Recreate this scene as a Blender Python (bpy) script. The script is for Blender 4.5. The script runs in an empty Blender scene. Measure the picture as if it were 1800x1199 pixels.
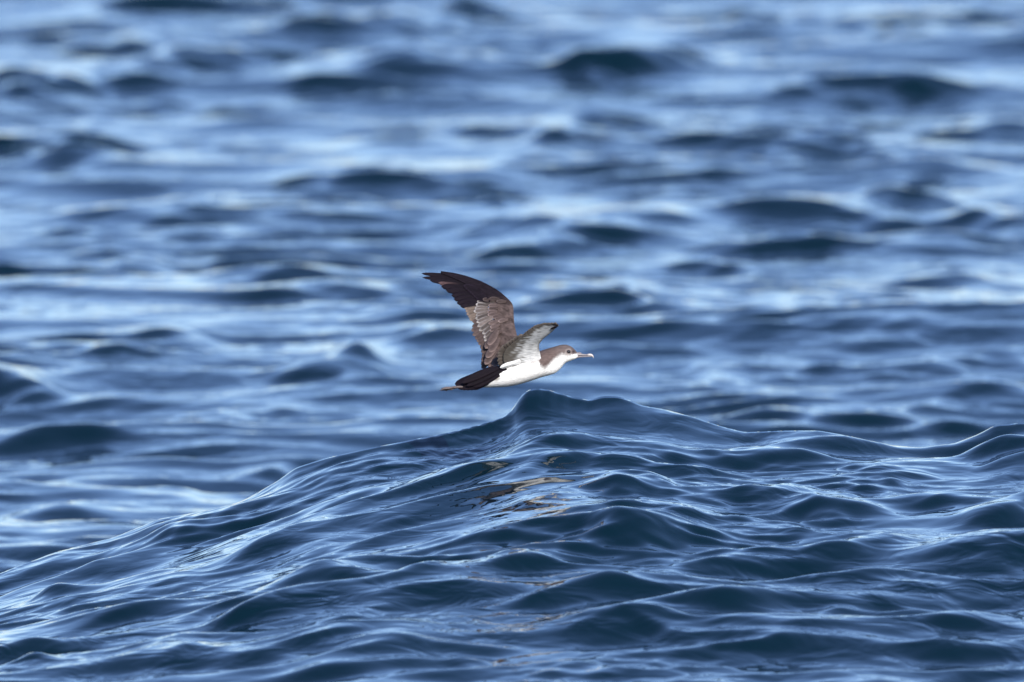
import bpy, math
import numpy as np
from mathutils import Vector

# ------------------------------------------------------------------ camera, sky, sun, exposure
scene = bpy.context.scene
COL = scene.collection
CAM_H = 3.0
PITCH = math.radians(3.4)
TANH = 0.025                                  # half width of the view at unit distance (long telephoto)

cam_data = bpy.data.cameras.new('camera')
cam = bpy.data.objects.new('camera', cam_data)
COL.objects.link(cam)
cam.location = (0, 0, CAM_H)
cam.rotation_euler = (math.pi / 2 - PITCH, 0, 0)
cam_data.sensor_width = 36
cam_data.lens = 18 / TANH
cam_data.clip_start = 0.5
cam_data.clip_end = 20000
cam_data.dof.use_dof = True
cam_data.dof.focus_distance = 39.5
cam_data.dof.aperture_fstop = (18 / TANH) / 1000 / 0.078
scene.camera = cam

SUN_EL, SUN_AZ = math.radians(27), math.radians(162)     # azimuth clockwise from +Y (the view direction)
world = bpy.data.worlds.new('World')
scene.world = world
world.use_nodes = True
wn, wl = world.node_tree.nodes, world.node_tree.links
wn.clear()
sky = wn.new('ShaderNodeTexSky')
sky.sky_type = 'NISHITA'
sky.sun_disc = False
sky.sun_elevation = SUN_EL
sky.sun_rotation = SUN_AZ
sky.air_density = 1.0
sky.dust_density = 0.3
sky.ozone_density = 3.0
tint = wn.new('ShaderNodeMix'); tint.data_type = 'RGBA'; tint.blend_type = 'MULTIPLY'
tint.inputs[0].default_value = 1.0
tint.inputs[7].default_value = (0.89, 0.945, 1.17, 1)
bg = wn.new('ShaderNodeBackground'); bg.inputs[1].default_value = 0.134
wo = wn.new('ShaderNodeOutputWorld')
wl.new(sky.outputs[0], tint.inputs[6]); wl.new(tint.outputs[2], bg.inputs[0]); wl.new(bg.outputs[0], wo.inputs[0])

sd = Vector((math.sin(SUN_AZ) * math.cos(SUN_EL), math.cos(SUN_AZ) * math.cos(SUN_EL), math.sin(SUN_EL)))
sun_data = bpy.data.lights.new('sun', 'SUN')
sun_data.energy = 4.6
sun_data.angle = math.radians(0.5)
sun_data.color = (1.0, 0.95, 0.87)
sun = bpy.data.objects.new('sun', sun_data)
COL.objects.link(sun)
sun.rotation_euler = sd.to_track_quat('Z', 'Y').to_euler()
sun.location = sd * 50

scene.view_settings.view_transform = 'Standard'
scene.view_settings.look = 'None'
scene.view_settings.exposure = 0.30
scene.view_settings.gamma = 1.0
scene.view_settings.use_curve_mapping = False

# ------------------------------------------------------------------ helpers
rng = np.random.default_rng(11)
CP, SP = math.cos(PITCH), math.sin(PITCH)


def place(px, py, Y):
    """point of the world at ground distance Y seen at photograph pixel px, py (1800 x 1199)"""
    a = (np.asarray(px, float) - 900) / 900 * TANH
    b = (599.5 - np.asarray(py, float)) / 900 * TANH
    fy = CP + b * SP
    fz = -SP + b * CP
    t = Y / fy
    return a * t, np.zeros_like(t) + Y, CAM_H + fz * t


def tanel(py):
    b = (599.5 - np.asarray(py, float)) / 900 * TANH
    return (-SP + b * CP) / (CP + b * SP)


def smooth(a, b, x):
    t = np.clip((x - a) / (b - a), 0, 1)
    return t * t * (3 - 2 * t)


def link(o, parent=None):
    COL.objects.link(o)
    if parent is not None:
        o.parent = parent
    return o


# ------------------------------------------------------------------ sea surface
def axis(segments):
    out = [segments[0][0]]
    for a, b, s0, s1 in segments:              # step goes from s0 to s1 geometrically
        L = b - a
        n = max(1, int(round(L / (s1 - s0) * math.log(s1 / s0)))) if abs(s1 - s0) > 1e-9 else max(1, int(round(L / s0)))
        w = s0 * (s1 / s0) ** (np.arange(n) / max(n - 1, 1))
        out.extend(list(a + np.cumsum(w) * L / w.sum()))
    return np.array(out)


xp = axis([(0, 1.15, .0065, .0065), (1.15, 2.1, .0065, .02), (2.1, 6, .02, .3), (6, 9000, .3, 1500)])
X = np.concatenate([-xp[:0:-1], xp])
Yf = axis([(35.0, 36.0, .02, .011), (36.0, 40.6, .011, .011), (40.6, 44, .011, .03), (44, 74, .03, .03), (74, 110, .03, .5), (110, 9000, .5, 1500)])
Yb = axis([(0, 5, .02, .25), (5, 40, .25, 1.5), (40, 9000, 1.5, 2000)])
Y = np.concatenate([35.0 - Yb[:0:-1], Yf])
dX, dY = np.abs(np.gradient(X)), np.abs(np.gradient(Y))


def field(lams, amps, ths, phs, attenuate=True):
    """sum of travelling waves on the tensor grid: height, and the sideways pull of sharp crests"""
    k = 2 * np.pi / lams
    kx, ky = k * np.cos(ths), k * np.sin(ths)
    fx = smooth(2.2, 1.1, np.abs(kx)[:, None] * dX[None, :]) if attenuate else np.ones((len(k), len(X)))
    fy = smooth(2.2, 1.1, np.abs(ky)[:, None] * dY[None, :]) if attenuate else np.ones((len(k), len(Y)))
    ax = kx[:, None] * X[None, :] + phs[:, None]
    ay = ky[:, None] * Y[None, :]
    sx, cx = np.sin(ax) * fx, np.cos(ax) * fx
    sy, cy = np.sin(ay) * fy, np.cos(ay) * fy
    A = amps[:, None]
    H = (cy * A).T @ cx - (sy * A).T @ sx
    S = (cy).T @ (sx * A) + (sy).T @ (cx * A)
    Dx = (cy).T @ (sx * A * np.cos(ths)[:, None]) + (sy).T @ (cx * A * np.cos(ths)[:, None])
    Dy = (cy).T @ (sx * A * np.sin(ths)[:, None]) + (sy).T @ (cx * A * np.sin(ths)[:, None])
    return H, -Dx, -Dy


def band(l0, l1, n, slope, mean_th, spread):
    lam = np.exp(rng.uniform(math.log(l0), math.log(l1), n))
    th = mean_th + rng.normal(0, spread, n)
    k = 2 * np.pi / lam
    amp = slope * math.sqrt(2 / n) / k * rng.uniform(.5, 1.4, n)
    return field(lam, amp, th, rng.uniform(0, 6.283, n))


TH = math.radians(-84)                          # waves run towards the camera
H1, X1, Y1 = band(4.5, 14, 26, .028, TH, .35)
H2, X2, Y2 = band(1.2, 4.5, 80, .060, TH, .42)
TH = math.radians(-73)
H3, X3, Y3 = band(.35, 1.2, 240, .080, TH, .48)
H4, X4, Y4 = band(.11, .35, 400, .104, TH, .5)
H5, X5, Y5 = band(.035, .11, 520, .088, TH, .5)
M1, _, _ = band(.7, 3.0, 40, 1.0, TH, 1.2)
M1 = M1 / M1.std()
M2, _, _ = band(.5, 2.2, 40, 1.0, TH, 1.2)
M2 = M2 / M2.std()
M3 = H3 / H3.std()
M4 = H4 / H4[np.ix_((Y > 36) & (Y < 41), np.abs(X) < 1)].std()
M5, _, _ = band(.25, 1.0, 60, 1.0, TH, 1.4)
M5 = M5 / M5.std()
m4 = smooth(-1.3, 1.6, M1) * 1.15 + .26
m5 = smooth(-.7, 1.9, M2) * 1.4 + .20

RG, _, _ = band(.35, 1.1, 60, 1.0, TH, .55)
RG = RG / RG[np.ix_((Y > 36) & (Y < 41), np.abs(X) < 1)].std()
RG2, _, _ = band(.16, .45, 60, 1.0, TH, .5)
RG2 = RG2 / RG2[np.ix_((Y > 36) & (Y < 41), np.abs(X) < 1)].std()
XX, YY = np.meshgrid(X, Y)
# how much of the ordinary chop is left on the hero swell
core = np.exp(-np.maximum(np.abs(XX) - 1.6, 0) ** 2 / 2) * smooth(33.5, 36.2, YY) * smooth(44.0, 40.3, YY)
far_calm = 1 - .20 * smooth(41, 46, YY)
H3 = H3 * far_calm
H2 = H2 * far_calm
H4 = H4 * far_calm
H = H1 * (1 - core) + H2 * (1 - .84 * core) + H3 * (1 - .52 * core) + H4 * m4 * (1 - .02 * core) + H5 * m5
near = smooth(60, 45, YY)
H -= (.0078 * np.sqrt(RG ** 2 + .012) + .0030 * np.sqrt(RG2 ** 2 + .015) * m5) * near
DX = X2 * (1 - .85 * core) * .8 + X3 * .9 * (1 - .4 * core) + X4 * m4 * .8
DY = Y2 * (1 - .85 * core) * .8 + Y3 * .9 * (1 - .4 * core) + Y4 * m4 * .8

# --- the swell under the bird: crest line at about 40 m
SIL = np.array([(-500, 1090), (-200, 1060), (0, 1010), (100, 970), (200, 945), (280, 912), (350, 900), (420, 883), (480, 850), (520, 822),
                (570, 806), (640, 790), (700, 778), (750, 768), (800, 758), (850, 745), (885, 733), (900, 722), (909, 706),
                (919, 691), (935, 683), (960, 684), (1000, 696), (1035, 704), (1060, 696), (1090, 697), (1130, 713),
                (1170, 720), (1220, 733), (1270, 750), (1310, 760), (1380, 757), (1440, 757), (1480, 764), (1530, 775),
                (1570, 783), (1620, 787), (1680, 779), (1720, 764), (1750, 748), (1800, 743), (1900, 752), (2200, 800), (2700, 900)], float)
YC = 40.0
sil_px = 900 + X / YC / TANH * 900
sil_py = np.interp(sil_px, SIL[:, 0], SIL[:, 1])


def blur1(a, r):
    """gaussian blur along X measured in metres"""
    out = np.empty_like(a)
    sel = np.abs(X) < 3.2
    xs = X[sel]
    w = np.exp(-((xs[:, None] - xs[None, :]) / r) ** 2 / 2) * dX[sel][None, :]
    out[:] = a
    out[sel] = (w @ a[sel]) / w.sum(1)
    return out


sil_py = blur1(sil_py, .006)
target = tanel(sil_py)                          # slope of the sight line to the crest
zc_fine = CAM_H + target * YC
zc = blur1(zc_fine, .12)
fade = np.exp(-np.maximum(np.abs(X) - 1.35, 0) ** 2 / 1.2)
ycx = YC + .10 * np.sin(X * 3.1 + 1) + .05 * np.sin(X * 8.3)
zb = CAM_H + tanel(1215) * 36.2                 # bottom of the frame, 36.2 m away
d = YY - ycx[None, :]
t = np.clip((YY - 35.6) / (ycx[None, :] - 35.6), 0, 1)
prof = t ** 1.25
face = (zb - .02) + (zc[None, :] - zb + .02) * prof
foot = smooth(30.5, 35.8, YY)
back = np.exp(-(np.maximum(d, 0) / 1.1) ** 1.12)
swell = np.where(d < 0, face * foot, zc[None, :] * back + (-.05) * (1 - back) * smooth(8, 2, d)) * fade[None, :]
BASE = swell.copy()


def base_at(px, py):
    """distance at which the sight line through px, py meets the smooth face (or mean sea level)"""
    ys = np.arange(35.2, 74, .02)
    x, _, z = place(np.full_like(ys, px), np.full_like(ys, py), ys)
    ii = np.clip(np.searchsorted(X, x), 1, len(X) - 2)
    jj = np.clip(np.searchsorted(Y, ys), 1, len(Y) - 2)
    b = BASE[jj, ii]
    hit = np.nonzero(z <= b + .002)[0]
    i = hit[0] if len(hit) else len(ys) - 1
    return x[i], ys[i]


# crests: x, y of the crest in the photograph, half length (px), height (m), front width, back width (m), tilt (depth change per metre sideways)
FRONT = [
    (1045, 772, 95, .040, .115, .30, .1), (870, 806, 110, .034, .12, .30, -.5), (760, 850, 120, .036, .13, .30, -.7),
    (1125, 849, 50, .034, .09, .22, .1), (1300, 866, 75, .028, .10, .25, -.2), (965, 868, 55, .016, .06, .12, .1),
    (970, 950, 110, .036, .12, .30, -.1), (1175, 955, 60, .022, .10, .25, 0), (1340, 803, 70, .020, .10, .25, 0),
    (1240, 795, 70, .020, .10, .24, .2), (1590, 822, 75, .026, .10, .25, 0), (1790, 800, 60, .036, .12, .28, 0),
    (1525, 862, 45, .020, .08, .18, .5), (1440, 900, 52, .036, .09, .22, .2), (1340, 996, 95, .030, .11, .28, -.5),
    (1510, 980, 80, .022, .10, .25, -.5), (1730, 985, 150, .050, .24, .42, -.6), (1300, 1118, 130, .040, .10, .25, .25),
    (1565, 1130, 85, .020, .08, .2, .1), (1550, 1188, 90, .022, .10, .22, 0), (600, 1142, 130, .058, .10, .30, .02),
    (40, 1050, 65, .024, .11, .28, .3), (20, 1142, 50, .026, .12, .25, .2), (330, 1066, 130, .034, .12, .30, -.55),
    (590, 1020, 140, .034, .13, .30, -.6), (620, 930, 110, .026, .11, .28, -.4), (365, 925, 75, .020, .09, .24, -.2),
    (430, 892, 65, .018, .08, .20, -.3), (212, 982, 50, .014, .08, .18, 0), (280, 1010, 60, .012, .07, .18, -.3),
    (580, 1058, 120, .026, .12, .28, -.4), (290, 1152, 60, .022, .10, .22, .2), (700, 1050, 90, .022, .11, .26, -.3),
    (1070, 1100, 75, .022, .09, .22, 0), (830, 1130, 45, .016, .07, .15, 0), (1230, 1060, 90, .020, .10, .25, -.2),
    (870, 1030, 80, .022, .10, .25, -.3), (1560, 905, 80, .018, .09, .22, -.5), (1640, 880, 70, .018, .09, .22, -.3),
    (1770, 905, 70, .026, .11, .26, -.6), (930, 990, 100, .020, .1, .25, -.4), (1120, 1010, 90, .022, .11, .25, -.3),
    (1470, 1060, 110, .022, .11, .25, -.4), (1680, 1100, 90, .018, .1, .25, 0), (110, 1085, 80, .018, .1, .25, -.3),
    (130, 1020, 70, .014, .08, .2, .2), (480, 960, 70, .016, .08, .2, -.4), (1000, 800, 60, .012, .06, .15, -.4),
    (1180, 905, 60, .016, .08, .2, -.4), (1060, 900, 60, .014, .07, .16, -.6), (780, 1090, 80, .018, .1, .24, -.3),
]
REAR = [
    (320, 30, 85, .075, .28, .6, 0), (570, 68, 80, .060, .25, .6, .1), (255, 80, 35, .045, .2, .4, 0), (50, 170, 90, .085, .3, .7, .2),
    (50, 262, 90, .075, .35, .8, .1), (390, 142, 75, .055, .25, .6, -.4), (250, 157, 40, .045, .22, .5, 0), (600, 165, 120, .070, .3, .7, -.7),
    (730, 140, 60, .060, .26, .6, -.2), (1105, 140, 60, .085, .3, .6, .3), (900, 230, 120, .070, .4, .8, 0), (980, 272, 45, .045, .3, .6, 0),
    (1700, 38, 110, .095, .3, .8, .2), (1445, 42, 45, .055, .24, .5, 0), (1335, 48, 30, .045, .24, .5, 0), (1550, 165, 90, .055, .26, .6, .1),
    (1400, 258, 110, .050, .25, .6, .3), (1655, 285, 60, .055, .26, .6, .3), (690, 312, 110, .065, .24, .6, .3), (450, 338, 150, .055, .24, .6, .1),
    (1080, 420, 115, .085, .28, .7, 0), (1440, 440, 130, .080, .30, .7, -.2), (1600, 376, 70, .080, .26, .6, .2), (1440, 390, 70, .055, .24, .6, -.1),
    (1745, 408, 60, .060, .26, .6, 0), (910, 370, 40, .036, .18, .45, .2), (520, 456, 90, .045, .2, .5, .1), (90, 482, 90, .055, .24, .6, .2),
    (290, 470, 65, .050, .22, .5, -.1), (470, 528, 55, .036, .18, .45, 0), (1050, 210, 50, .045, .24, .6, .2), (745, 584, 50, .036, .18, .4, -.1),
    (585, 652, 55, .062, .19, .45, 0), (100, 614, 130, .046, .22, .55, 0), (15, 672, 45, .060, .2, .45, 0), (410, 710, 55, .034, .18, .4, 0),
    (1290, 643, 75, .034, .18, .45, 0), (1550, 643, 80, .036, .18, .45, 0), (1480, 726, 120, .034, .17, .45, .1), (1730, 636, 60, .030, .17, .4, 0),
    (480, 803, 50, .028, .15, .35, 0), (150, 740, 90, .030, .16, .4, 0), (1750, 235, 70, .045, .26, .6, .2), (220, 400, 70, .032, .2, .5, 0),
    (1180, 300, 80, .030, .24, .6, .1), (700, 60, 60, .045, .26, .6, 0), (1180, 100, 60, .045, .26, .6, 0), (1640, 500, 80, .032, .2, .5, -.2),
    (860, 30, 70, .05, .28, .6, 0), (1040, 560, 70, .026, .18, .4, 0), (60, 880, 60, .024, .12, .3, 0), (250, 850, 60, .022, .12, .3, 0),
    (140, 60, 60, .05, .26, .6, -.1), (620, 545, 70, .030, .18, .45, .1), (300, 610, 60, .028, .18, .4, .1), (1300, 780, 10, .001, .1, .3, 0),
]


def add_crest(px, py, hl, h, wf, wb, tilt, grow=1.0):
    x0, y0 = base_at(px, py)
    s = y0 * TANH / 900
    half = hl * s
    i0, i1 = np.searchsorted(X, [x0 - 3 * half, x0 + 3 * half])
    j0, j1 = np.searchsorted(Y, [y0 - 3.2 * wf - 2 * half * abs(tilt), y0 + 3.2 * wb + 2 * half * abs(tilt)])
    if i1 <= i0 or j1 <= j0:
        return
    x, y = XX[j0:j1, i0:i1], YY[j0:j1, i0:i1]
    u = (x - x0) / half
    yc = y0 - 1.6 * tilt * (x - x0) + .05 * wb * np.sin(u * 2.3 + px) + .10 * half * u ** 2 * .6
    sl = (slice(j0, j1), slice(i0, i1))
    dd = y - yc + wf * (.34 * M5[sl] + .12 * M4[sl] + .12 * M3[sl])
    u = u + .22 * M5[sl]
    # steep rounded front, concave toe; long gentle back
    f = np.where(dd < 0, np.exp(-np.abs(dd / wf) ** 1.7), np.exp(-np.abs(dd / wb) ** 1.5))
    H[j0:j1, i0:i1] += grow * h * f * np.exp(-np.abs(u) ** 2.6)


for r in FRONT:
    add_crest(*r[:2], r[2] * 1.4, r[3] * .62, r[4] * .75, *r[5:])
    for _ in range(2):
        q = rng.uniform(.3, .6)
        add_crest(r[0] + r[2] * rng.uniform(-1.3, 1.3), r[1] + rng.uniform(-14, 22), r[2] * q * 1.5, r[3] * q * .8, r[4] * q * 1.05, r[5] * q, r[6] + rng.normal(0, .35))
for r in REAR:
    add_crest(*r[:2], r[2] * 1.6, r[3] * .66, r[4] * .75, r[5] * .8, r[6] + rng.normal(0, .2))
    for _ in range(2):
        q = rng.uniform(.3, .6)
        add_crest(r[0] + r[2] * rng.uniform(-1.8, 1.8), r[1] + rng.uniform(-26, 30), r[2] * q * 1.8, r[3] * q * .8, r[4] * q, r[5] * q, r[6] + rng.normal(0, .5))

# steep dark front right under the crest line, between the left shoulder and the saddle on the right
sf = np.interp(sil_px, [440, 500, 540, 600, 680, 760, 860, 930, 1000, 1100, 1180, 1260, 1340, 1500, 1600, 1700, 1760, 1900],
               [.0, .024, .028, .014, .040, .056, .064, .080, .062, .064, .028, .004, .02, .02, .0, .012, .034, .02])
lip = np.where(d < 0, np.exp(-np.abs(d / .18) ** 1.15), np.exp(-np.abs(d / .10) ** 1.1))
H = H + swell + (blur1(sf, .02) * fade)[None, :] * lip
fine_mask = np.where(d < 0, np.exp(-np.abs(d / .15) ** 1.15), np.exp(-np.abs(d / .12) ** 1.1))
wide_mask = np.exp(-((np.where(d < 0, d / .55, d / .6))) ** 2)
rows = (Y > 38.6) & (Y < 40.6)
cols = np.abs(X) < 1.6
w_sil = smooth(1.55, 1.2, np.abs(X))
for it in range(14):
    el = (H[rows] - CAM_H) / Y[rows][:, None]
    err = np.zeros_like(X)
    err[cols] = (target - el.max(0))[cols] * YC
    err *= w_sil
    if it < 5:
        e = blur1(err, .08)
        H += e[None, :] * wide_mask
    else:
        e = blur1(err, .006)
        H += e[None, :] * fine_mask
print('silhouette error (m):', float(np.abs(err[np.abs(X) < 1]).max()))

# nothing right behind the crest line stands above it
lim = CAM_H + target[None, :] * YY - .010 - .03 * np.clip(YY - YC - .25, 0, 3)
rb = smooth(40.25, 40.45, YY) * smooth(43.2, 42.4, YY) * (np.abs(XX) < 1.5)
over = np.maximum(H - lim, 0) * rb
H -= over
near_line = np.exp(-(d / .5) ** 2) * (np.abs(XX) < 1.6)
DX = DX * (1 - near_line)
DY = DY * (1 - near_line)

ny, nx = H.shape
co = np.empty((ny, nx, 3), np.float32)
co[..., 0] = XX + DX
co[..., 1] = YY + DY
co[..., 2] = H
idx = np.arange(ny * nx, dtype=np.int32).reshape(ny, nx)
quads = np.stack([idx[:-1, :-1], idx[:-1, 1:], idx[1:, 1:], idx[1:, :-1]], -1).reshape(-1, 4)
me = bpy.data.meshes.new('sea')
me.vertices.add(ny * nx)
me.vertices.foreach_set('co', co.reshape(-1))
me.loops.add(quads.size)
me.loops.foreach_set('vertex_index', quads.reshape(-1))
me.polygons.add(len(quads))
me.polygons.foreach_set('loop_start', np.arange(0, quads.size, 4, dtype=np.int32))
me.polygons.foreach_set('loop_total', np.full(len(quads), 4, np.int32))
me.polygons.foreach_set('use_smooth', np.ones(len(quads), bool))
me.update(calc_edges=True)
print('sea quads', len(quads))

wm = bpy.data.materials.new('sea_water')
wm.use_nodes = True
N, L = wm.node_tree.nodes, wm.node_tree.links
P = N['Principled BSDF']
P.inputs['Base Color'].default_value = (0.0016, 0.0115, 0.0190, 1)
P.inputs['Roughness'].default_value = 0.010
P.inputs['IOR'].default_value = 1.333
geo = N.new('ShaderNodeNewGeometry')
mp = N.new('ShaderNodeMapping'); mp.inputs['Scale'].default_value = (1.0, 1.0, 1.0)
mp.inputs['Rotation'].default_value = (0, 0, .25)
L.new(geo.outputs['Position'], mp.inputs[0])
n1 = N.new('ShaderNodeTexNoise'); n1.inputs['Scale'].default_value = 10; n1.inputs['Detail'].default_value = 2.5
n1.inputs['Distortion'].default_value = .8
n2 = N.new('ShaderNodeTexNoise'); n2.inputs['Scale'].default_value = 1.7; n2.inputs['Detail'].default_value = 2
L.new(mp.outputs[0], n1.inputs[0]); L.new(geo.outputs['Position'], n2.inputs[0])
mr = N.new('ShaderNodeMapRange'); mr.inputs[1].default_value = .42; mr.inputs[2].default_value = .66
mr.inputs[3].default_value = .25; mr.inputs[4].default_value = 1.0
L.new(n2.outputs[0], mr.inputs[0])
mul = N.new('ShaderNodeMath'); mul.operation = 'MULTIPLY'
L.new(n1.outputs[0], mul.inputs[0]); L.new(mr.outputs[0], mul.inputs[1])
bp = N.new('ShaderNodeBump'); bp.inputs['Strength'].default_value = 1.0; bp.inputs['Distance'].default_value = .009
L.new(mul.outputs[0], bp.inputs['Height'])
L.new(bp.outputs[0], P.inputs['Normal'])
me.materials.append(wm)
sea = link(bpy.data.objects.new('sea', me))
sea['kind'] = 'structure'

# ------------------------------------------------------------------ the bird
BIRD_Y = 39.5
bird = bpy.data.objects.new('shearwater', None)
bx, by, bz = place(912, 650, BIRD_Y)
bird.location = (float(bx), float(by), float(bz))
link(bird)
bird['label'] = 'brown and white shearwater gliding with raised wings just above the wave crest'
bird['category'] = 'bird'
ORG = np.array([float(bx), float(by), float(bz)])


def B(cx, cy, dep=0.0):
    """bird coordinates: cx, cy in an enlarged view of the bird (5 units = 1 photo pixel), dep = metres away from the camera"""
    s = BIRD_Y * 2 * TANH / 1800 / 5
    x0, y0, z0 = (912 - 720) * 5, 0, (650 - 460) * 5
    cx = np.asarray(cx, float); cy = np.asarray(cy, float)
    return np.stack(np.broadcast_arrays((cx - x0) * s, np.asarray(dep, float), (z0 - cy) * s), -1)


def feather_material(name, bump, rough=.75):
    m = bpy.data.materials.new(name); m.use_nodes = True
    n, l = m.node_tree.nodes, m.node_tree.links
    p = n['Principled BSDF']
    p.inputs['Roughness'].default_value = rough
    p.inputs['Specular IOR Level'].default_value = .10
    at = n.new('ShaderNodeAttribute'); at.attribute_name = 'Col'
    tc = n.new('ShaderNodeTexCoord')
    mpp = n.new('ShaderNodeMapping'); mpp.inputs['Scale'].default_value = (120, 300, 420)
    mpp.inputs['Rotation'].default_value = (0, .35, 0)
    l.new(tc.outputs['Object'], mpp.inputs[0])
    no = n.new('ShaderNodeTexNoise'); no.inputs['Scale'].default_value = 1.0; no.inputs['Detail'].default_value = 3
    l.new(mpp.outputs[0], no.inputs[0])
    r = n.new('ShaderNodeMapRange'); r.inputs[1].default_value = .3; r.inputs[2].default_value = .7
    r.inputs[3].default_value = .78; r.inputs[4].default_value = 1.18
    l.new(no.outputs[0], r.inputs[0])
    mx = n.new('ShaderNodeVectorMath'); mx.operation = 'SCALE'
    l.new(at.outputs['Color'], mx.inputs[0]); l.new(r.outputs[0], mx.inputs['Scale'])
    l.new(mx.outputs[0], p.inputs['Base Color'])
    b = n.new('ShaderNodeBump'); b.inputs['Strength'].default_value = .6; b.inputs['Distance'].default_value = bump
    l.new(no.outputs[0], b.inputs['Height']); l.new(b.outputs[0], p.inputs['Normal'])
    return m


PLUMAGE = feather_material('plumage', .0012)
VANE = feather_material('feather_vane', .0006, .6)


def mesh_obj(name, verts, faces, cols, mat, parent, smooth_=True):
    m = bpy.data.meshes.new(name)
    m.from_pydata([tuple(map(float, v)) for v in verts], [], faces)
    if cols is not None:
        a = m.color_attributes.new('Col', 'FLOAT_COLOR', 'POINT')
        c = np.ones((len(verts), 4), np.float32); c[:, :3] = np.clip(cols, 0, 1)
        a.data.foreach_set('color', c.reshape(-1))
    m.polygons.foreach_set('use_smooth', np.full(len(m.polygons), smooth_))
    m.materials.append(mat)
    m.update()
    return link(bpy.data.objects.new(name, m), parent)


def grid_faces(nu, nv, closed=False, off=0, flip=False):
    f = []
    for i in range(nu - 1):
        for j in range(nv if closed else nv - 1):
            k = (j + 1) % nv
            q = (off + i * nv + j, off + i * nv + k, off + (i + 1) * nv + k, off + (i + 1) * nv + j)
            f.append(q[::-1] if flip else q)
    return f


def vnoise(x, y, f, seed=0):
    r = np.random.default_rng(seed)
    o = 0
    for i in range(7):
        a = r.uniform(0, 6.283); k = f * r.uniform(.6, 1.6)
        o = o + np.sin(k * (x * math.cos(a) + y * math.sin(a)) + r.uniform(0, 6.283))
    return o / 3.7


BROWN = np.array([.112, .080, .073])
DARK = np.array([.0095, .0065, .0095])
WHITE = np.array([.86, .84, .80])
TAN = np.array([.24, .175, .150])

# ---- body (tail base to bill base, head included) as one continuous mesh
top = np.array([(470, 1046), (520, 1022), (580, 990), (650, 960), (750, 925), (850, 885), (950, 838), (1050, 805), (1150, 784), (1220, 761),
                (1280, 745), (1320, 732), (1350, 728), (1380, 729), (1410, 739), (1435, 755), (1455, 775), (1468, 792), (1476, 801)], float)
bot = np.array([(470, 1114), (520, 1117), (580, 1110), (650, 1107), (750, 1106), (850, 1101), (960, 1081), (1060, 1051), (1160, 1016), (1230, 998),
                (1275, 983), (1310, 959), (1340, 926), (1362, 896), (1385, 882), (1420, 870), (1450, 858), (1470, 849), (1476, 843)], float)
wid = np.array([(470, .007), (560, .011), (650, .017), (750, .024), (850, .029), (1000, .034), (1100, .034), (1180, .031), (1250, .024),
                (1310, .0185), (1360, .0165), (1400, .0155), (1440, .012), (1465, .007), (1476, .0042)], float)
ns, nr = 190, 72
sx = 470 + (1476 - 470) * (1 - (1 - np.linspace(0, 1, ns)) ** 1.35)
kern = np.array([1, 3, 5, 3, 1.]); kern /= kern.sum()


def sm(a):
    b = np.pad(a, 2, mode='edge')
    return np.convolve(b, kern, 'valid')


tp, bt, wd = (sm(sm(np.interp(sx, q[:, 0], q[:, 1]))) for q in (top, bot, wid))
verts, cols = [], []
ang = np.linspace(0, 2 * np.pi, nr, endpoint=False)
for i in range(ns):
    c, r = (tp[i] + bt[i]) / 2, (bt[i] - tp[i]) / 2
    cc = c - r * np.cos(ang)                              # ang 0 = top
    # widest in the upper half on the neck slices, where head and breast share a slice
    dep = wd[i] * np.sign(np.sin(ang)) * np.abs(np.sin(ang)) ** .92
    lx = np.full(nr, sx[i])
    verts.append(B(lx, cc, dep))
    x, y = lx, cc
    n = vnoise(x, y, .07, 3) * 6 + vnoise(x, y, .2, 4) * 4
    line = np.interp(x, [470, 545, 600, 700, 790, 850, 900, 1000, 1135, 1150, 1190, 1215, 1240, 1270, 1300, 1340, 1400, 1440, 1480],
                     [1125, 1116, 1098, 1044, 984, 934, 915, 880, 870, 915, 928, 912, 885, 858, 834, 820, 814, 813, 806])
    soft = np.interp(x, [470, 900, 1100, 1340, 1410, 1480], [10, 10, 34, 34, 16, 6])
    k = smooth(-1, 1, (y + n - line) / soft)[:, None]
    darkness = smooth(1000, 800, x)[:, None]
    up = BROWN * (1 - darkness) + DARK * 1.3 * darkness
    cap = smooth(1230, 1340, x)[:, None]
    up = up * (1 - .7 * cap) + np.array([.128, .100, .094]) * .7 * cap
    c3 = up * (1 - k) + WHITE * k
    # grey-brown thigh spot
    th = np.exp(-(((x - 762) / 34) ** 2 + ((y - 1018) / 27) ** 2) ** 1.5)[:, None]
    c3 = c3 * (1 - .85 * th) + np.array([.17, .14, .11]) * .85 * th
    # dark lores, pale ring round the eye
    re = np.hypot(x - 1397, (y - 789))
    ring = (np.exp(-((re - 25) / 7) ** 2) * (.10 + .28 * (x < 1405) * (y > 789) + .12 * (y < 778)))[:, None]
    c3 = c3 * (1 - ring) + np.array([.52, .46, .42]) * ring
    lo = np.exp(-(((x - 1440) / 13) ** 2 + ((y - 788) / 11) ** 2))[:, None] * .85
    c3 = c3 * (1 - lo) + DARK * 1.5 * lo
    # faint tan wash on undertail edge
    ut = (smooth(760, 600, x) * smooth(40, 5, y - line) * smooth(-5, 5, y - line))[:, None] * .5
    c3 = c3 * (1 - ut) + np.array([.30, .22, .16]) * ut
    cols.append(c3)
verts = np.concatenate(verts); cols = np.concatenate(cols)
faces = grid_faces(ns, nr, True)
faces.append(tuple(range(nr))[::-1]); faces.append(tuple(range((ns - 1) * nr, ns * nr)))
body = mesh_obj('body', verts, faces, cols, PLUMAGE, bird)

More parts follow.
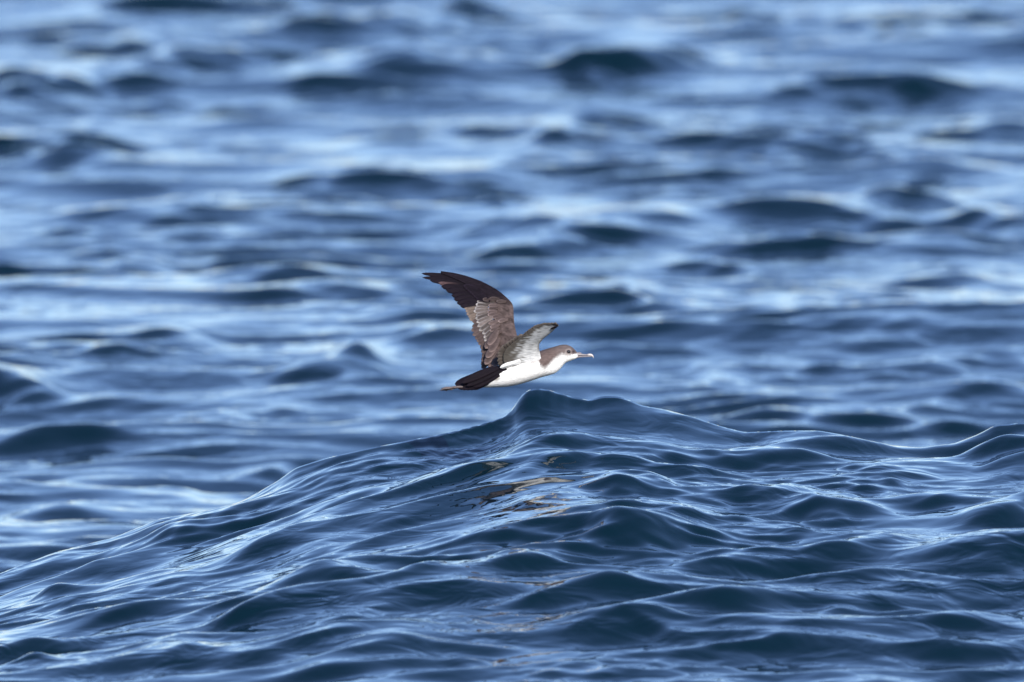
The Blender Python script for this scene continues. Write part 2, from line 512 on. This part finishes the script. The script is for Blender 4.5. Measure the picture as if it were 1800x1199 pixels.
# ---- eyes
def simple_mat(name, col, rough, spec=.5, noise=0.0):
    m = bpy.data.materials.new(name); m.use_nodes = True
    p = m.node_tree.nodes['Principled BSDF']
    p.inputs['Base Color'].default_value = (*col, 1); p.inputs['Roughness'].default_value = rough
    p.inputs['Specular IOR Level'].default_value = spec
    if noise:
        n, l = m.node_tree.nodes, m.node_tree.links
        tc = n.new('ShaderNodeTexCoord')
        no = n.new('ShaderNodeTexNoise'); no.inputs['Scale'].default_value = 350
        l.new(tc.outputs['Object'], no.inputs[0])
        cr = n.new('ShaderNodeMix'); cr.data_type = 'RGBA'
        cr.inputs[6].default_value = tuple(c * (1 - noise) for c in col) + (1,)
        cr.inputs[7].default_value = tuple(min(1, c * (1 + noise)) for c in col) + (1,)
        l.new(no.outputs[0], cr.inputs[0]); l.new(cr.outputs[2], p.inputs['Base Color'])
    return m


EYE = simple_mat('eye_gloss', (.006, .004, .004), .08, .9)
BILL = simple_mat('bill_horn', (.22, .19, .195), .4, .5, .4)
BILL_TIP = simple_mat('bill_tip', (.55, .48, .44), .35, .5, .2)
SKIN = simple_mat('foot_skin', (.125, .10, .098), .6, .3, .5)


def ellipsoid(name, c, r, mat, parent, nu=10, nv=16):
    v = [c + np.array([0, 0, r[2]])]
    for i in range(1, nu):
        a = math.pi * i / nu
        for j in range(nv):
            b = 2 * math.pi * j / nv
            v.append(c + np.array([r[0] * math.sin(a) * math.cos(b), r[1] * math.sin(a) * math.sin(b), r[2] * math.cos(a)]))
    v.append(c - np.array([0, 0, r[2]]))
    f = [(0, 1 + j, 1 + (j + 1) % nv) for j in range(nv)]
    f += grid_faces(nu - 1, nv, True, 1)
    e = len(v) - 1
    f += [(e, 1 + (nu - 2) * nv + (j + 1) % nv, 1 + (nu - 2) * nv + j) for j in range(nv)]
    return mesh_obj(name, v, f, None, mat, parent)


for s in (-1, 1):
    ellipsoid('eye', B(1397, 789, s * .0135), (.0040, .0028, .0035), EYE, bird)


def loft(name, pts, mat, parent, n=12, cols=None):
    """pts: cx, top, bottom, half width (m), depth offset"""
    v = []
    a = np.linspace(0, 2 * np.pi, n, endpoint=False)
    for cx, tpp, btt, w, dd in pts:
        c, r = (tpp + btt) / 2, (btt - tpp) / 2
        v.append(B(np.full(n, cx), c - r * np.cos(a), dd + w * np.sin(a)))
    v = np.concatenate(v)
    f = grid_faces(len(pts), n, True)
    f.append(tuple(range(n))[::-1]); f.append(tuple(range(len(v) - n, len(v))))
    return mesh_obj(name, v, f, cols, mat, parent)


bill = loft('bill', [(1455, 784, 836, .0050, 0), (1472, 794, 832, .0048, 0), (1490, 801, 830, .0042, 0), (1512, 804, 828, .0038, 0),
                     (1518, 809, 828, .0036, 0), (1545, 812, 828, .0031, 0), (1565, 811, 829, .0030, 0)], BILL, bird)
loft('bill_tip', [(1564, 811, 829, .0030, 0), (1580, 807, 829, .0031, 0), (1594, 808, 830, .0029, 0), (1606, 813, 836, .0024, 0),
                  (1614, 821, 844, .0017, 0), (1618, 833, 850, .0009, 0), (1619, 844, 851, .0003, 0)], BILL_TIP, bill)
loft('lower_mandible', [(1455, 826, 856, .0046, 0), (1475, 827, 848, .0042, 0), (1500, 829, 842, .0034, 0), (1560, 830, 838, .0025, 0),
                        (1590, 831, 838, .0018, 0), (1600, 832, 837, .0006, 0)], BILL, bill)
loft('nostril_tube', [(1484, 792, 806, .0020, 0), (1500, 797, 808, .0020, 0), (1511, 801, 809, .0017, 0)], BILL, bill, 8)


# ---- feathers
def feather(name, root, tip, width, normal, col, parent, edge=None, edge_w=.25, bend=0.0, tipround=.6, camber=.05, nl=5, nst=7, tipcol=None):
    """a thin closed vane from root to tip; normal = side that faces out"""
    root, tip, normal = np.array(root, float), np.array(tip, float), np.array(normal, float)
    ax = tip - root; Ln = np.linalg.norm(ax); ax /= Ln
    side = np.cross(ax, normal); side /= np.linalg.norm(side)
    nrm = np.cross(side, ax)
    th = .00045
    v, c = [], []
    for layer in (1, -1):
        for i in range(nst):
            u = 1 - (1 - i / (nst - 1)) ** 1.5
            w = width * (.55 + .45 * min(1, u * 3))
            if u > tipround:
                w *= math.sqrt(max(0, 1 - ((u - tipround) / (1.0001 - tipround)) ** 2)) * .98 + .02
            for j in range(nl):
                q = -1 + 2 * j / (nl - 1)
                p = root + ax * Ln * u + side * (w / 2 * q + bend * Ln * u * u) + nrm * (-camber * width * q * q + (th * (1.6 if j == nl // 2 else 1)) * layer)
                v.append(p)
                cc = np.array(col, float)
                if edge is not None:
                    m = max(0, (abs(q) - (1 - edge_w)) / edge_w) if u < .9 else 1
                    m = max(m, max(0, (u - .84) / .16)) * min(1, max(0, (u - .25) * 2))
                    cc = cc * (1 - m) + np.array(edge) * m
                if j == nl // 2:
                    cc = cc * .8
                if tipcol is not None:
                    m = smooth(.5, .95, u)
                    cc = cc * (1 - m) + np.array(tipcol) * m
                c.append(cc)
    n1_ = nst * nl
    f = grid_faces(nst, nl) + grid_faces(nst, nl, off=n1_, flip=True)
    for i in range(nst - 1):
        f.append((i * nl, (i + 1) * nl, n1_ + (i + 1) * nl, n1_ + i * nl))
        f.append((i * nl + nl - 1, n1_ + i * nl + nl - 1, n1_ + (i + 1) * nl + nl - 1, (i + 1) * nl + nl - 1))
    return mesh_obj(name, v, f, np.array(c), VANE, parent)


def curve(pts, n):
    pts = np.array(pts, float)
    d_ = np.r_[0, np.cumsum(np.hypot(*np.diff(pts[:, :2], axis=0).T))]
    t_ = np.linspace(0, d_[-1], n)
    out = np.stack([np.interp(t_, d_, pts[:, k]) for k in range(pts.shape[1])], -1)
    for _ in range(2):
        o = out.copy(); o[1:-1] = (out[:-2] + 2 * out[1:-1] + out[2:]) / 4; out = o
    return out


def wing_blade(name, lead, trail, depL, depT, thick, colour, parent, nu=60, nv=14, side=-1):
    """closed aerofoil between two edge lines, rounded at the leading edge"""
    Lc, Tc = curve(lead, nu), curve(trail, nu)
    v, c = [], []
    for layer in (0, 1):
        for i in range(nu):
            for j in range(nv):
                q = j / (nv - 1)
                cx, cy = Lc[i] * (1 - q) + Tc[i] * q
                u = i / (nu - 1)
                dd = depL(cx, cy, u) * (1 - q) + depT(cx, cy, u) * q
                tt = thick(u) * (math.sqrt(min(1, q / .18 + 0.0001)) if q < .18 else 1 - (q - .18) / .82 * .85)
                if j == 0:
                    tt = 0
                v.append(B(cx, cy, dd + (tt if layer else -tt)))
                c.append(colour(cx, cy, u, q, layer))
    f = grid_faces(nu, nv) + grid_faces(nu, nv, off=nu * nv, flip=True)
    k = nu * nv
    for i in range(nu - 1):
        f.append((i * nv + nv - 1, k + i * nv + nv - 1, k + (i + 1) * nv + nv - 1, (i + 1) * nv + nv - 1))
    for i in (0, nu - 1):
        for j in range(nv - 1):
            q = (i * nv + j, i * nv + j + 1, k + i * nv + j + 1, k + i * nv + j)
            f.append(q if i else q[::-1])
    return mesh_obj(name, v, f, np.array(c), PLUMAGE, parent)


# ---- far wing: upper side towards us
def far_dep(cx, cy):
    return .012 + max(0, 880 - cy) / 750 * .105 + max(0, 900 - cx) / 800 * .045


def far_colour(cx, cy, u, q, layer):
    n = float(vnoise(cx, cy, .13, 5)) * .16 + float(vnoise(cx, cy, .33, 6)) * .14
    w = smooth(430, 270, cy + 26 * float(vnoise(cx, cy, .03, 9)) - (900 - cx) * .12)
    if layer:
        return np.array([.45, .44, .43])
    return (BROWN * .70 * (1 + 2.6 * n)) * (1 - w) + DARK * 1.15 * (1 + n * 1.2) * w


lead = [(960, 850), (948, 730), (942, 645), (925, 590), (916, 520), (913, 440), (908, 388), (880, 360), (800, 292), (720, 243), (620, 197), (500, 157), (380, 131), (270, 119)]
mid = [(700, 905), (715, 810), (725, 730), (720, 660), (725, 600), (735, 540), (735, 480), (725, 440), (690, 400), (650, 335), (570, 270), (470, 215), (370, 172), (270, 135)]
far_wing = wing_blade('wing', lead, mid, lambda x, y, u: far_dep(x, y) + .002, lambda x, y, u: far_dep(x, y) - .0012,
                      lambda u: .0055 * (1 - .75 * u), far_colour, bird)
NF = np.array([-.25, -.85, .45])                       # outward (upper) side of the far wing


def FB(cx, cy, layer=0.0):
    return B(cx, cy, far_dep(cx, cy) - .0005 + layer)


prim_tips = [(105, 129), (112, 163), (178, 189), (252, 207), (278, 240), (318, 272), (366, 316), (386, 348), (412, 381), (442, 406)]
for i, tpt in enumerate(prim_tips):
    a = i / 9
    rt = (560 + 150 * a, 190 + 185 * a)
    sh = .9 + .25 * rng.random()
    feather('primary_feather', FB(rt[0], rt[1], .0012 - .0001 * i), FB(tpt[0], tpt[1], .0030 - .0003 * i), .0150 if i > 1 else .0105,
            NF, DARK * sh, far_wing, edge=DARK * 1.9, edge_w=.35, bend=-.03, tipround=.45 if i < 3 else .72,
            tipcol=(DARK * 1.3 if i != 3 else np.array([.09, .055, .055])))
sec_tips = [(478, 437), (490, 462), (498, 486), (514, 508), (524, 530), (548, 546), (548, 592), (541, 625), (552, 664), (576, 695), (590, 716),
            (606, 742), (626, 778), (636, 812), (642, 850), (636, 885), (632, 918), (634, 948)]
for i, tpt in enumerate(sec_tips):
    a = i / (len(sec_tips) - 1)
    rt = (640 + 90 * a, 400 + 430 * a)
    tone = TAN * np.array([.58, .60, .56]) if i < 5 else (BROWN * .75 if i % 3 else BROWN * .6)
    if i > 12:
        tone = BROWN * .6
    feather('secondary_feather', FB(rt[0], rt[1], .0014 - .00005 * i), FB(tpt[0], tpt[1], .0018 - .0001 * i), .0125, NF, tone * (.85 + .3 * rng.random()), far_wing,
            edge=tone * 1.7, edge_w=.3, bend=.02, tipround=.62)
# dark greater coverts over the primaries
for i in range(7):
    a = i / 6
    tx, ty = 470 + 110 * a, 240 + 100 * a
    feather('covert_feather', FB(tx + 130, ty + 25, -.0046), FB(tx, ty, -.0012), .0125, NF, DARK * (1.0 + .5 * rng.random()), far_wing, edge=DARK * 2.6, edge_w=.3)
gc = [(618, 340), (592, 368), (570, 400), (562, 430), (565, 462), (576, 497), (582, 525), (592, 556), (600, 588), (612, 622), (630, 655), (644, 688), (656, 712)]
for i, (tx, ty) in enumerate(gc):
    sl = 35 - 12 * i
    tone = np.array([.122, .098, .088]) * (1.25 if 2 < i < 9 and i != 6 else .65)
    feather('covert_feather', FB(tx + 125, ty + sl - 6 * i * .3, -.0030), FB(tx + rng.uniform(-8, 10), ty + rng.uniform(-5, 5), -.0005 - .0001 * i), .0098, NF, tone * (.85 + .3 * rng.random()), far_wing,
            edge=np.array([.46, .41, .38]) * (.6 + .6 * rng.random()), edge_w=.2, tipround=.7)
mc = [(640, 352), (700, 345), (760, 368), (690, 405), (686, 432), (680, 462), (684, 486), (720, 505), (745, 520), (775, 540), (690, 560), (705, 590), (700, 620), (715, 655)]
for i, (tx, ty) in enumerate(mc):
    tone = BROWN * (.72 + .3 * rng.random()) if i != 4 else BROWN * .6
    if i < 3:
        tone = BROWN * (.5, .45, .6)[i]
    feather('covert_feather', FB(tx + 90, ty + 8 - 3 * i, -.0048), FB(tx, ty, -.0042), .0085, NF, tone, far_wing,
            edge=np.array([.24, .18, .165]) * ((.8 + .5 * rng.random()) if i > 2 else .55), edge_w=.2, tipround=.65)
for i, (tx, ty, rx, ry) in enumerate([(664, 770, 760, 640), (690, 742, 770, 610), (700, 800, 780, 680), (675, 850, 765, 720), (662, 905, 760, 770), (700, 935, 790, 800), (735, 925, 810, 790)]):
    feather('scapular_feather', FB(rx, ry, -.010), FB(tx, ty, -.012 - .0022 * i), .0165, NF, BROWN * (.55 + .35 * rng.random()), far_wing,
            edge=BROWN * 1.5, edge_w=.18, tipround=.6)

# ---- near wing: pale underside towards us, tip reaching towards the camera
nl_lead = [(1160, 868), (1150, 815), (1137, 745), (1140, 706), (1170, 664), (1220, 620), (1265, 580), (1291, 546), (1297, 528)]
nl_trail = [(850, 918), (822, 868), (822, 805), (848, 752), (900, 703), (955, 662), (1015, 622), (1058, 583), (1115, 545), (1190, 522), (1286, 520)]


def near_dep(u):
    return -.024 - .085 * u ** 1.1


def near_colour(cx, cy, u, q, layer):
    n = float(vnoise(cx * .45 + cy * .9, cy * 1.2 - cx * .2, .16, 8))
    n2_ = float(vnoise(cx * .35 + cy * .5, cy * 1.6, .25, 12))
    if layer:
        return BROWN
    inner = smooth(.42, .05, u + .15 * n2_) * smooth(.75, .3, q)
    base = np.array([.50, .50, .495]) * (1 - .18 * max(0, n)) * (1 - inner) + np.array([.82, .81, .79]) * inner
    dk = smooth(.34 + .36 * u, .78 + .16 * u, q + .13 * n + .09 * n2_)
    le = smooth(.085, .0, q) * smooth(.15, .3, u) * .8
    dash = smooth(.55, 1.1, n2_ + .35 * n) * smooth(.15, .4, u) * smooth(.95, .6, u) * .55
    tipd = smooth(.9, .99, u)
    c = base * (1 - dk) + np.array([.10, .088, .075]) * dk
    for m in (dash, le, tipd):
        c = c * (1 - m) + np.array([.06, .045, .045]) * m
    return c


near_wing = wing_blade('wing', nl_lead, nl_trail, lambda x, y, u: near_dep(u) + .004 * u, lambda x, y, u: near_dep(u) - .002,
                       lambda u: .0055 * (1 - .8 * u), near_colour, bird, nu=72, nv=26)
NN = np.array([.1, -.85, -.5])
Tn = curve(nl_trail, 200); Ln_ = curve(nl_lead, 200)
otrail = curve([(788, 924), (768, 870), (770, 800), (800, 745), (868, 694), (930, 653), (1000, 618), (1040, 580), (1100, 537), (1180, 512), (1240, 512), (1299, 520)], 200)
for i in range(24):
    u = .03 + .93 * i / 23
    k = int(u * 199)
    k2 = min(199, int((u + (.02 if u < .5 else .05)) * 199))
    p = Ln_[k] * .42 + Tn[k] * .58
    q = otrail[k2]
    nm = 'secondary_feather' if i < 14 else 'primary_feather'
    tone = np.array([.085, .070, .060]) * (.85 + .3 * rng.random())
    feather(nm, B(p[0], p[1], near_dep(u) + .0010), B(q[0], q[1], near_dep(k2 / 199) + .0005), .0150 if i < 14 else .0115, NN, tone, near_wing,
            edge=tone * 1.25, edge_w=.3, tipround=.8)
for (tx, ty, rx, ry, w) in [(1300, 518, 1225, 528, .0050), (1303, 525, 1240, 540, .0045), (1297, 540, 1240, 566, .0045)]:
    feather('primary_feather', B(rx, ry, near_dep(.86)), B(tx, ty, near_dep(1.0)), w, NN, DARK * 1.6, near_wing, edge=DARK * 2, tipround=.6)
# axillaries: white feathers from the wing pit over the flank
for i in range(9):
    a = i / 8
    feather('axillary_feather', B(1060 - 70 * a, 850 + 10 * a, -.028), B(900 - 105 * a, 890 + 34 * a, -.0335 + .004 * a), .012, NN, np.array([.72, .71, .69]), near_wing,
            edge=np.array([.80, .79, .77]), tipround=.6)

# ---- tail
tt = [(396, 1076), (398, 1084), (404, 1093), (410, 1101), (416, 1110), (428, 1119), (452, 1121), (484, 1121), (515, 1119), (548, 1116)]
for i, (tx, ty) in enumerate(tt):
    a = i / (len(tt) - 1)
    feather('tail_feather', B(730 + 10 * a, 945 + 75 * a, .008 - .016 * a - .012), B(tx, ty, .010 - .022 * a), .0135, (0, -.9, .45 - .5 * a), DARK * (.9 + .4 * rng.random()), bird,
            edge=DARK * 1.6, tipround=.7)
for i, (tx, ty, rx, ry) in enumerate([(455, 1062, 780, 925), (500, 1088, 800, 950), (560, 1100, 790, 985), (470, 1046, 740, 922), (600, 1060, 850, 930)]):
    feather('tail_covert_feather', B(rx, ry, -.026 + .003 * (i == 3)), B(tx, ty, -.015), .0125, (0, -1, .3), DARK * (.9 + .35 * rng.random()), bird, edge=DARK * 1.5, tipround=.6)

# ---- feet trailing behind the tail
for s in (0, 1):
    dd = -.004 + .012 * s
    oy = 8 * s
    foot = loft('foot', [(470, 1088 + oy, 1108 + oy, .0016, dd), (420, 1091 + oy, 1110 + oy, .0017, dd), (392, 1092 + oy, 1114 + oy, .0020, dd),
                         (370, 1098 + oy, 1116 + oy, .0015, dd)], SKIN, bird, 10)
    for j, (ex, ey) in enumerate([(262, 1129), (272, 1137), (318, 1141)]):
        if s:
            ex += 14; ey -= 12
        mx_, my_ = (ex + 385) / 2, (ey + 1098 + oy + 4 * j) / 2 - 2
        loft('toe', [(388, 1094 + oy + 5 * j, 1106 + oy + 5 * j, .0012, dd + .0015 * (j - 1)), (mx_ + 20, my_ - 9, my_ + 9, .0016, dd + .003 * (j - 1)),
                     (mx_ - 15, my_ - 8, my_ + 9, .0010, dd + .004 * (j - 1)), (ex, ey - 2, ey + 2, .0004, dd + .004 * (j - 1))], SKIN, foot, 8)
    web = [B(386, 1095 + oy, dd - .001), B(386, 1112 + oy, dd + .002), B(320 + 14 * s, 1136 - 8 * s, dd + .003), B(285 + 14 * s, 1132 - 10 * s, dd), B(300 + 14 * s, 1112 - 4 * s, dd - .003)]
    wv = web + [w + np.array([0, .0006, 0]) for w in web]
    wf_ = [(0, 1, 2, 3, 4), (9, 8, 7, 6, 5)] + [(i, i + 5, (i + 1) % 5 + 5, (i + 1) % 5) for i in range(5)]
    mesh_obj('web', wv, wf_, None, SKIN, foot, False)
